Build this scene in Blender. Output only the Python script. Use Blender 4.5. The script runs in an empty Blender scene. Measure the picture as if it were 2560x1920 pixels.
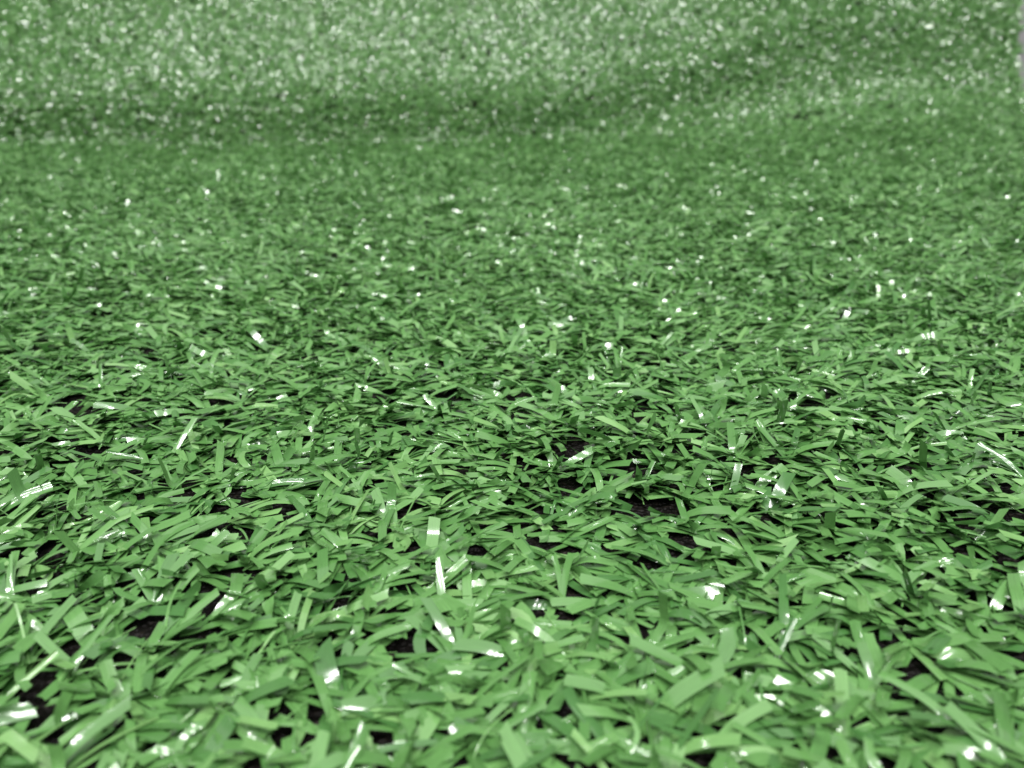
import bpy, math
import numpy as np

rng = np.random.default_rng(7)
sc = bpy.context.scene
R = math.radians

# ------------------------------------------------------------------ camera
CAM_H, PITCH, FPX = 0.064, R(20.5), 1934.0          # metres, down-tilt, focal length in photo pixels (2560 wide)
cam_d = bpy.data.cameras.new("camera")
cam_d.sensor_width = 36.0
cam_d.lens = FPX / 2560.0 * 36.0
cam_d.clip_start, cam_d.clip_end = 0.004, 50.0
cam_d.dof.use_dof = True
cam_d.dof.focus_distance = 0.132
cam_d.dof.aperture_fstop = 24.5
cam = bpy.data.objects.new("camera", cam_d)
cam.location = (0, 0, CAM_H)
cam.rotation_euler = (math.pi / 2 - PITCH, 0, 0)
sc.collection.objects.link(cam)
sc.camera = cam

# ------------------------------------------------------------------ ambient of the room
world = bpy.data.worlds.new("World")
sc.world = world
world.use_nodes = True
bg = world.node_tree.nodes["Background"]
bg.inputs[0].default_value = (0.97, 0.99, 1.0, 1)
bg.inputs[1].default_value = 0.15

# ------------------------------------------------------------------ ceiling lamps and an added soft fill
def overhead_light(loc, size, power, aim, colour=(0.99, 0.99, 0.97)):
    l = bpy.data.lights.new("overhead_light", "AREA")
    l.shape = "RECTANGLE"
    l.size, l.size_y = size
    l.energy, l.color = power, colour
    o = bpy.data.objects.new("overhead_light", l)
    o.location = loc
    d = np.array(aim, float) - np.array(loc, float)
    import mathutils
    o.rotation_euler = mathutils.Vector(d).to_track_quat("-Z", "Y").to_euler()
    sc.collection.objects.link(o)
    return o

# small ceiling spots in rows: behind the photographer, and two weak ones ahead
for lx, ly, lp, sz in [(x, -0.45 + 0.12 * (k % 2), 11, 0.19) for k, x in enumerate((-1.25, -0.85, -0.45, -0.05, 0.40, 0.80, 1.20))] + \
                      [(x, -1.15, 11, 0.19) for x in (-0.85, -0.25, 0.30, 0.90)] + \
                      [(x, -2.10, 15, 0.22) for x in (-0.90, -0.30, 0.35, 0.95)] + \
                      [(-0.45, 1.70, 1.3, 0.075), (0.50, 1.85, 1.3, 0.075)]:
    overhead_light((lx, ly, 2.2), (sz, sz), lp, (lx * 0.3, 0.35, 0))

# added large, weak, soft fill like ceiling bounce, to brighten the flat turf
overhead_light((0.0, 0.2, 2.35), (3.0, 2.6), 27, (0.0, 0.2, 0), (1.0, 0.98, 0.94))

sc.view_settings.view_transform = "Standard"
sc.view_settings.look = "None"
sc.view_settings.gamma = 1.0
sc.view_settings.exposure = -0.06
sc.render.engine = "CYCLES"
sc.cycles.use_denoising = True
sc.cycles.use_adaptive_sampling = False
sc.cycles.max_bounces = 6
sc.cycles.sample_clamp_indirect = 6.0

# ------------------------------------------------------------------ materials
def mat(name):
    m = bpy.data.materials.new(name)
    m.use_nodes = True
    nt = m.node_tree
    return m, nt, nt.nodes, nt.links, nt.nodes["Principled BSDF"], nt.nodes["Material Output"]

def ramp(N, stops):
    n = N.new("ShaderNodeValToRGB")
    e = n.color_ramp.elements
    while len(e) < len(stops):
        e.new(0.5)
    for q, (p, c) in zip(e, stops):
        q.position, q.color = p, (*c, 1)
    return n

def grass_material():
    m, nt, N, L, P, out = mat("green_plastic_tape")
    at = N.new("ShaderNodeAttribute"); at.attribute_name = "tint"
    col = ramp(N, [(0.0, (0.044, 0.140, 0.029)), (0.35, (0.074, 0.196, 0.045)),
                   (0.7, (0.100, 0.238, 0.063)), (1.0, (0.148, 0.300, 0.092))])
    L.new(at.outputs["Fac"], col.inputs[0])
    uv = N.new("ShaderNodeUVMap"); uv.uv_map = "UVMap"
    # drawn-film streaks that run along the tape
    mp = N.new("ShaderNodeMapping"); mp.inputs["Scale"].default_value = (2.6, 11.0, 1)
    L.new(uv.outputs[0], mp.inputs[0])
    st = N.new("ShaderNodeTexNoise"); st.inputs["Scale"].default_value = 1.0; st.inputs["Detail"].default_value = 4
    L.new(mp.outputs[0], st.inputs["Vector"])
    hsv = N.new("ShaderNodeHueSaturation")
    mr = N.new("ShaderNodeMapRange"); mr.inputs[3].default_value = 0.66; mr.inputs[4].default_value = 1.32
    L.new(st.outputs[0], mr.inputs[0]); L.new(mr.outputs[0], hsv.inputs["Value"])
    L.new(col.outputs[0], hsv.inputs["Color"])
    L.new(hsv.outputs[0], P.inputs["Base Color"])
    mr2 = N.new("ShaderNodeMapRange"); mr2.inputs[3].default_value = 0.55; mr2.inputs[4].default_value = 0.75
    L.new(st.outputs[0], mr2.inputs[0]); L.new(mr2.outputs[0], P.inputs["Roughness"])
    P.inputs["IOR"].default_value = 1.4
    P.inputs["Coat Weight"].default_value = 1.0
    P.inputs["Coat Roughness"].default_value = 0.13
    P.inputs["Coat IOR"].default_value = 1.65
    tc = N.new("ShaderNodeTexCoord")
    n2 = N.new("ShaderNodeTexNoise"); n2.inputs["Scale"].default_value = 900; n2.inputs["Detail"].default_value = 3
    L.new(tc.outputs["Object"], n2.inputs["Vector"])
    ad = N.new("ShaderNodeMath"); ad.operation = "ADD"
    L.new(st.outputs[0], ad.inputs[0]); L.new(n2.outputs[0], ad.inputs[1])
    bp = N.new("ShaderNodeBump"); bp.inputs["Strength"].default_value = 0.45; bp.inputs["Distance"].default_value = 0.00018
    L.new(ad.outputs[0], bp.inputs["Height"]); L.new(bp.outputs[0], P.inputs["Normal"])
    tr = N.new("ShaderNodeBsdfTranslucent")
    tcol = N.new("ShaderNodeMixRGB"); tcol.blend_type = "MULTIPLY"; tcol.inputs[0].default_value = 1
    tcol.inputs[2].default_value = (0.75, 1.0, 0.8, 1)
    L.new(hsv.outputs[0], tcol.inputs[1]); L.new(tcol.outputs[0], tr.inputs[0])
    mx = N.new("ShaderNodeMixShader"); mx.inputs[0].default_value = 0.14
    L.new(P.outputs[0], mx.inputs[1]); L.new(tr.outputs[0], mx.inputs[2])
    L.new(mx.outputs[0], out.inputs[0])
    return m

def backing_material():
    m, nt, N, L, P, out = mat("black_latex_backing")
    tc = N.new("ShaderNodeTexCoord")
    n = N.new("ShaderNodeTexNoise"); n.inputs["Scale"].default_value = 900; n.inputs["Detail"].default_value = 6
    L.new(tc.outputs["Object"], n.inputs["Vector"])
    c = ramp(N, [(0.3, (0.0035, 0.0030, 0.0027)), (0.58, (0.006, 0.005, 0.0045)), (0.74, (0.03, 0.024, 0.019))])
    L.new(n.outputs[0], c.inputs[0]); L.new(c.outputs[0], P.inputs["Base Color"])
    P.inputs["Roughness"].default_value = 0.45
    P.inputs["Specular IOR Level"].default_value = 0.1
    v = N.new("ShaderNodeTexVoronoi"); v.inputs["Scale"].default_value = 1100
    L.new(tc.outputs["Object"], v.inputs["Vector"])
    ad = N.new("ShaderNodeMath"); ad.operation = "ADD"
    L.new(v.outputs[0], ad.inputs[0]); L.new(n.outputs[0], ad.inputs[1])
    bp = N.new("ShaderNodeBump"); bp.inputs["Strength"].default_value = 1.0; bp.inputs["Distance"].default_value = 0.001
    L.new(ad.outputs[0], bp.inputs["Height"]); L.new(bp.outputs[0], P.inputs["Normal"])
    return m

def grey_material(name, c0, c1, scale):
    m, nt, N, L, P, out = mat(name)
    tc = N.new("ShaderNodeTexCoord")
    n = N.new("ShaderNodeTexNoise"); n.inputs["Scale"].default_value = scale; n.inputs["Detail"].default_value = 8
    n.inputs["Roughness"].default_value = 0.7
    L.new(tc.outputs["Object"], n.inputs["Vector"])
    c = ramp(N, [(0.3, c0), (0.7, c1)])
    L.new(n.outputs[0], c.inputs[0]); L.new(c.outputs[0], P.inputs["Base Color"])
    P.inputs["Roughness"].default_value = 0.75
    bp = N.new("ShaderNodeBump"); bp.inputs["Strength"].default_value = 0.4; bp.inputs["Distance"].default_value = 0.002
    L.new(n.outputs[0], bp.inputs["Height"]); L.new(bp.outputs[0], P.inputs["Normal"])
    return m

GRASS = grass_material()
BACK = backing_material()
FLOOR = grey_material("grey_concrete_floor", (0.16, 0.16, 0.165), (0.27, 0.265, 0.26), 18)
WALL = grey_material("grey_render_wall", (0.09, 0.09, 0.105), (0.27, 0.26, 0.26), 60)

# ------------------------------------------------------------------ helpers
def mesh_obj(name, verts, faces, material, parent=None, smooth=True):
    me = bpy.data.meshes.new(name)
    me.from_pydata([tuple(v) for v in verts], [], [tuple(f) for f in faces])
    me.materials.append(material)
    if smooth:
        me.polygons.foreach_set("use_smooth", np.ones(len(me.polygons), dtype=bool))
    me.update()
    o = bpy.data.objects.new(name, me)
    sc.collection.objects.link(o)
    if parent: o.parent = parent
    return o

def quad_mesh(name, V, F, UV=None, tint=None):
    """V (n,3), F (m,4) -> mesh, UV and tint per vertex"""
    me = bpy.data.meshes.new(name)
    me.vertices.add(len(V)); me.vertices.foreach_set("co", V.astype(np.float32).ravel())
    me.loops.add(F.size); me.loops.foreach_set("vertex_index", F.astype(np.int32).ravel())
    me.polygons.add(len(F))
    me.polygons.foreach_set("loop_start", np.arange(0, F.size, 4, dtype=np.int32))
    me.polygons.foreach_set("use_smooth", np.ones(len(F), dtype=bool))
    me.update(calc_edges=True)
    if UV is not None:
        l = me.uv_layers.new(name="UVMap")
        l.data.foreach_set("uv", UV[F.ravel()].astype(np.float32).ravel())
    if tint is not None:
        a = me.attributes.new("tint", "FLOAT", "POINT")
        a.data.foreach_set("value", tint.astype(np.float32))
    return me

def box(name, lo, hi, material):
    x0, y0, z0 = lo; x1, y1, z1 = hi
    v = [(x0,y0,z0),(x1,y0,z0),(x1,y1,z0),(x0,y1,z0),(x0,y0,z1),(x1,y0,z1),(x1,y1,z1),(x0,y1,z1)]
    f = [(0,3,2,1),(4,5,6,7),(0,1,5,4),(1,2,6,5),(2,3,7,6),(3,0,4,7)]
    return mesh_obj(name, v, f, material, smooth=False)

# ------------------------------------------------------------------ setting
fl = box("floor", (-1.6, -0.6, -0.06), (1.6, 0.957, -0.004), FLOOR); fl["kind"] = "structure"
wl = box("wall", (-1.6, 0.960, -0.06), (1.6, 1.07, 0.6), WALL); wl["kind"] = "structure"

# ------------------------------------------------------------------ the mat's surface: flat on the floor, its far end run up the wall
X0, X1 = -0.590, 0.5290            # side edges
V0, V1 = -0.09, 1.13             # along its length
TOPY = 0.922

def sstep(a, b, x):
    t = np.clip((x - a) / (b - a), 0, 1)
    return t * t * (3 - 2 * t)

def surf(u, v):
    u = np.asarray(u, float); v = np.asarray(v, float)
    k = sstep(-0.02, 0.42, u)
    y0 = 0.790 + 0.075 * k + 0.005 * np.sin(u * 9 + 0.8) + 0.002 * np.sin(u * 21)
    r = 0.012 + 0.10 * k
    th2 = np.arccos(np.clip((TOPY - y0 - 0.005) / 0.28, 0.2, 0.8))
    th = th2 + (1 - k) * R(19)                       # it starts steeply, then leans back to the wall
    tl = r * np.tan(th / 2)
    s0 = y0 - tl
    s1 = s0 + r * th
    a = np.clip((v - s0) / r, 0, th)
    Y = np.where(v < s0, v, s0 + r * np.sin(a))
    Z = r * (1 - np.cos(a))
    e = np.maximum(v - s1, 0)
    ea = np.minimum(e, 0.024); eb = e - ea
    Y = Y + ea * np.cos(th) + eb * np.cos(th2); Z = Z + ea * np.sin(th) + eb * np.sin(th2)
    # the floor part is not quite flat
    bump = (0.0022 * np.sin(v * 16 + 2.2 * u + 0.5) * sstep(0.12, 0.3, v)
            + 0.0016 * np.sin(u * 13 - v * 6)
            + 0.013 * sstep(0.25, 0.80, v) + 0.017 * np.exp(-((u - 0.45) / 0.22) ** 2) * sstep(0.45, 0.85, v)
            + 0.0025)
    Z = Z + bump
    X = u + 0.0035 * np.sin(v * 11 + 1)
    return np.stack([X, Y, Z], -1)

def frame(u, v):
    h = 1e-4
    p = surf(u, v)
    du = surf(u + h, v) - p; dv = surf(u, v + h) - p
    du /= np.linalg.norm(du, axis=-1, keepdims=True)
    n = np.cross(du, dv); n /= np.linalg.norm(n, axis=-1, keepdims=True)
    w = np.cross(n, du)
    return p, du, w, n

# ------------------------------------------------------------------ mat: root, backing, blades
root = bpy.data.objects.new("artificial_turf_mat", None)
root.empty_display_size = 0.1
sc.collection.objects.link(root)
root["label"] = "green artificial grass mat lying flat with its far end turned up against grey wall"
root["category"] = "artificial turf"

nu, nv = 110, 150
uu, vv = np.meshgrid(np.linspace(X0, X1, nu), np.linspace(V0, V1, nv), indexing="ij")
p, _, _, n = frame(uu.ravel(), vv.ravel())
top = p; bot = p - n * 0.0018
nq = nu * nv
ii, jj = np.meshgrid(np.arange(nu - 1), np.arange(nv - 1), indexing="ij")
a = (ii * nv + jj).ravel(); b = a + nv; c = b + 1; d = a + 1
F = [np.stack([a, b, c, d], 1), np.stack([a, d, c, b], 1) + nq]
def rim(idx):
    i0, i1 = idx[:-1], idx[1:]
    return np.stack([i0, i0 + nq, i1 + nq, i1], 1)
ar = np.arange
F += [rim(ar(nv)), rim((nu - 1) * nv + ar(nv))[:, ::-1], rim(ar(nu) * nv)[:, ::-1], rim(ar(nu) * nv + nv - 1)]
me = quad_mesh("backing", np.concatenate([top, bot]), np.concatenate(F))
me.materials.append(BACK)
ob = bpy.data.objects.new("backing", me); sc.collection.objects.link(ob); ob.parent = root
ob["label"] = "dark rubbery backing that shows between the green blades"

# tufts stand in stitched rows that run along the mat
GAUGE, STITCH, PER = 0.0065, 0.0048, 12
us = np.arange(X0 + 0.003, X1 - 0.002, GAUGE)
vs = np.arange(V0 + 0.004, V1 - 0.003, STITCH)
tu, tv = np.meshgrid(us, vs, indexing="ij")
tv = tv + (np.arange(len(us)) % 2)[:, None] * STITCH * 0.5
tu = tu.ravel() + rng.normal(0, 0.0011, tu.size); tv = tv.ravel() + rng.normal(0, 0.0012, tv.size)
keep = rng.random(tu.size) > 0.015                    # a few stitches are bare
keep &= ((tu - 0.295) / 0.022) ** 2 + ((tv - 0.828) / 0.0045) ** 2 > 1      # a bare spot in the crease
tu, tv = tu[keep], tv[keep]
nt_ = len(tu)

# slowly changing lean of the pile (it was trodden and rolled)
def field(u, v, seed):
    g = np.random.default_rng(seed); s = np.zeros_like(u)
    for _ in range(7):
        kx, ky = g.normal(0, 60, 2); s += np.sin(kx * u + ky * v + g.uniform(0, 6.28))
    return s / 2.0
lean_x = field(tu, tv, 3) ; lean_y = field(tu, tv, 4) * 0.5 - 0.25
flat = field(tu, tv, 5)
calm = 1 - 0.85 * sstep(0.74, 0.82, tv)
flat *= calm; lean_x *= calm; lean_y *= calm

B = nt_ * PER
ti = np.repeat(np.arange(nt_), PER)
bu = tu[ti] + rng.normal(0, 0.0006, B); bv = tv[ti] + rng.normal(0, 0.0006, B)
az_t = rng.uniform(0, 2 * math.pi, nt_)
az_b = rng.uniform(0, 2 * math.pi, B)
# direction: own fan + tuft lean + field, stretched sideways
back = sstep(0.12, 0.32, bv)
dx = 1.0 * np.cos(az_b) + 0.50 * np.cos(az_t[ti]) + 0.38 * lean_x[ti]
dy = 1.0 * np.sin(az_b) + 0.50 * np.sin(az_t[ti]) + 0.4 * lean_y[ti] - 0.2 * (1 - back)
dx *= 1.15 + 0.75 * back
lift = sstep(0.81, 0.89, bv - 0.07 * sstep(0, 0.4, bu))
dx *= 1 - 0.55 * lift                                  # combed up and down on the turned-up end
az = np.arctan2(dy, dx)
length = np.clip(rng.normal(0.0073, 0.0014, B), 0.0035, 0.0115)
width = np.clip(rng.normal(0.00120, 0.00025, B), 0.0006, 0.0019)
wide = rng.random(B) < 0.03
width[wide] *= rng.uniform(1.25, 1.55, wide.sum())
thin = rng.random(B) < 0.08
width[thin] = rng.uniform(0.00018, 0.0005, thin.sum())
e0 = R(1) * np.clip(rng.normal(40, 14, B) - 6 * flat[ti], 10, 80)
e1 = R(1) * np.clip(rng.normal(-1, 7.5, B) + 5 * (1 - sstep(0.1, 0.25, bv)) - 3 * flat[ti], -25, 45)
stand = rng.random(B) < 0.02                           # a few still stand up
e1[stand] += R(28)
wv = bv - 0.10 * sstep(0, 0.4, bu)
up = sstep(0.76, 0.79, wv) * (1 - sstep(0.82, 0.87, wv))   # on the turned-up end the pile is less flattened
e1 += up * R(1) * rng.normal(20, 12, B); e0 += up * R(8)
e1 += sstep(0.84, 0.88, wv) * R(1) * rng.normal(1, 10, B)
curl = rng.normal(0, 0.16, B)
kinky = rng.random(B) < 0.12
curl[kinky] += rng.normal(0, 1.1, kinky.sum())
roll = rng.normal(0, R(11), B)
twist = rng.normal(0, R(18), B)
tw = rng.random(B) < 0.09
twist[tw] += rng.normal(0, R(80), tw.sum())
cup = rng.normal(0.0, 0.09, B)                         # arching across the width
fold = rng.random(B) < 0.10
cup[fold] = rng.choice([-1, 1], fold.sum()) * rng.uniform(0.35, 0.7, fold.sum())
cut = rng.normal(0, 0.22, B)                           # slanted cut ends
tint = np.clip(rng.normal(0.45, 0.25, B) + 0.10 * rng.normal(0, 1, nt_)[ti], 0, 1)
kpos = rng.uniform(0.3, 0.85, B); kamt = np.where(rng.random(B) < 0.16, rng.normal(0, R(40), B), 0.0)

root_p, fu, fw, fn = frame(bu, bv)

def build(idx, nseg, across):
    """blades idx -> V (nb,nseg+1,across,3), UV, tint"""
    nb = len(idx)
    s = np.linspace(0, 1, nseg + 1)
    L_ = length[idx][:, None]
    sm = np.minimum(1, s[None] * 1.5) ** 0.7
    E = e0[idx][:, None] + (e1 - e0)[idx][:, None] * sm
    E = E + kamt[idx][:, None] * sstep(kpos[idx][:, None] - 0.08, kpos[idx][:, None] + 0.08, s[None])
    A = az[idx][:, None] + curl[idx][:, None] * s[None] ** 1.3
    T = np.stack([np.cos(E) * np.cos(A), np.cos(E) * np.sin(A), np.sin(E)], -1)
    S = np.stack([-np.sin(A), np.cos(A), np.zeros_like(A)], -1)
    Nn = np.cross(T, S)
    ds = L_[..., None] / nseg
    C = np.zeros_like(T)
    C[:, 1:] = np.cumsum((T[:, 1:] + T[:, :-1]) * 0.5 * ds, 1)
    low = 0.0006 + 0.0008 * (idx % 7)[:, None] / 7.0 * s[None]
    C[..., 2] = np.where(C[..., 2] < low, low + (C[..., 2] - low) * 0.12, C[..., 2])
    rl = roll[idx][:, None] + twist[idx][:, None] * s[None]
    S2 = S * np.cos(rl)[..., None] + Nn * np.sin(rl)[..., None]
    N2 = -S * np.sin(rl)[..., None] + Nn * np.cos(rl)[..., None]
    W = width[idx][:, None] * (0.72 + 0.28 * np.minimum(1, s[None] * 3.0))
    t = np.linspace(-0.5, 0.5, across)
    q = (0.25 - t ** 2) * 4
    V = (C[:, :, None, :] + S2[:, :, None, :] * (W[..., None] * t)[..., None]
         + N2[:, :, None, :] * ((W * cup[idx][:, None])[..., None] * q * 0.55)[..., None])
    # slanted, slightly ragged end
    off = (cut[idx][:, None] * t[None] + (np.sin(idx[:, None] * 3.7 + t[None] * 9) * 0.05)) * width[idx][:, None] * 2.0
    V[:, -1] += T[:, -1][:, None, :] * off[..., None]
    V[..., 2] = np.maximum(V[..., 2], 0.0003)
    P = (root_p[idx][:, None, None, :] + V[..., 0:1] * fu[idx][:, None, None, :]
         + V[..., 1:2] * fw[idx][:, None, None, :] + V[..., 2:3] * fn[idx][:, None, None, :])
    UV = np.empty(P.shape[:3] + (2,))
    UV[..., 0] = s[None, :, None] + (idx % 97)[:, None, None] * 1.37
    UV[..., 1] = (t + 0.5)[None, None] * (width[idx] / 0.0016)[:, None, None] + (idx % 89)[:, None, None] * 1.71
    return P, UV

def faces(nb, nseg, across):
    i, j = np.meshgrid(np.arange(nseg), np.arange(across - 1), indexing="ij")
    a = (i * across + j).ravel()
    f = np.stack([a, a + 1, a + across + 1, a + across], 1)
    return (f[None] + (np.arange(nb) * (nseg + 1) * across)[:, None, None]).reshape(-1, 4)

# which blades are near, and which 300 show largest in the picture
def project(P):
    r = P - np.array([0, 0, CAM_H])
    zc = r[..., 1] * math.cos(PITCH) - r[..., 2] * math.sin(PITCH)
    yc = r[..., 1] * math.sin(PITCH) + r[..., 2] * math.cos(PITCH)
    zc = np.maximum(zc, 1e-3)
    return 1280 + r[..., 0] / zc * FPX, 960 - yc / zc * FPX, zc

dist = np.linalg.norm(root_p - np.array([0, 0, CAM_H]), axis=1)
# nothing pokes into the lens
ok = dist > 0.045
sx, sy, zc = project(root_p)
inview = (np.abs(sx - 1280) < 1550) & (sy > -250) & (sy < 2250) & (root_p[:, 1] > 0)
near = np.where(ok & inview & (dist < 0.20))[0]
mid = np.where(ok & inview & (dist >= 0.20) & (dist < 0.45))[0]
far = np.where(ok & inview & (dist >= 0.45))[0]
rest = np.where(ok & ~inview)[0]

cand = near[dist[near] < 0.16]
Pc, UVc = build(cand, 7, 3)
sx, sy, zc = project(Pc)
inside = ((sx > 0) & (sx < 2560) & (sy > 0) & (sy < 1920)).mean((1, 2))
# screen area of each blade
ax, ay = sx[:, :, 0], sy[:, :, 0]; bx_, by_ = sx[:, :, -1], sy[:, :, -1]
area = np.abs((bx_[:, 1:] - ax[:, :-1]) * (by_[:, :-1] - ay[:, 1:]) - (bx_[:, :-1] - ax[:, 1:]) * (by_[:, 1:] - ay[:, :-1])).sum(1) * 0.5
hgt = (Pc[:, 5:, 1, 2]).mean(1)
score = area * (inside > 0.8) * np.clip((hgt - 0.004) / 0.004, 0.05, 1.5)
pick = np.argsort(-score)[:300]
fq = faces(1, 7, 3)
for kk in pick:
    bi = cand[kk]
    org = root_p[bi]
    V = (Pc[kk] - org).reshape(-1, 3)
    me = quad_mesh("grass_blade", V, fq, UVc[kk].reshape(-1, 2), np.full(len(V), tint[bi]))
    me.materials.append(GRASS)
    o = bpy.data.objects.new("grass_blade", me)
    o.location = org
    sc.collection.objects.link(o); o.parent = root
chosen = set(cand[pick].tolist())
near = np.array([q for q in near if q not in chosen])

Vs, Fs, Us, Ts, base = [], [], [], [], 0
for idx, ns, acr in ((near, 7, 3), (mid, 4, 2), (far, 3, 2), (rest, 2, 2)):
    P, UV = build(idx, ns, acr)
    Vs.append(P.reshape(-1, 3)); Us.append(UV.reshape(-1, 2))
    Ts.append(np.repeat(tint[idx], (ns + 1) * acr))
    Fs.append(faces(len(idx), ns, acr) + base)
    base += len(idx) * (ns + 1) * acr
me = quad_mesh("grass_pile", np.concatenate(Vs), np.concatenate(Fs), np.concatenate(Us), np.concatenate(Ts))
me.materials.append(GRASS)
pile = bpy.data.objects.new("grass_pile", me)
sc.collection.objects.link(pile); pile.parent = root
pile["kind"] = "stuff"
pile["label"] = "dense matted pile of short flat green plastic blades"
print("blades", B, "tris", 2 * sum(len(f) for f in Fs), "near", len(near), "quads", sum(len(f) for f in Fs))
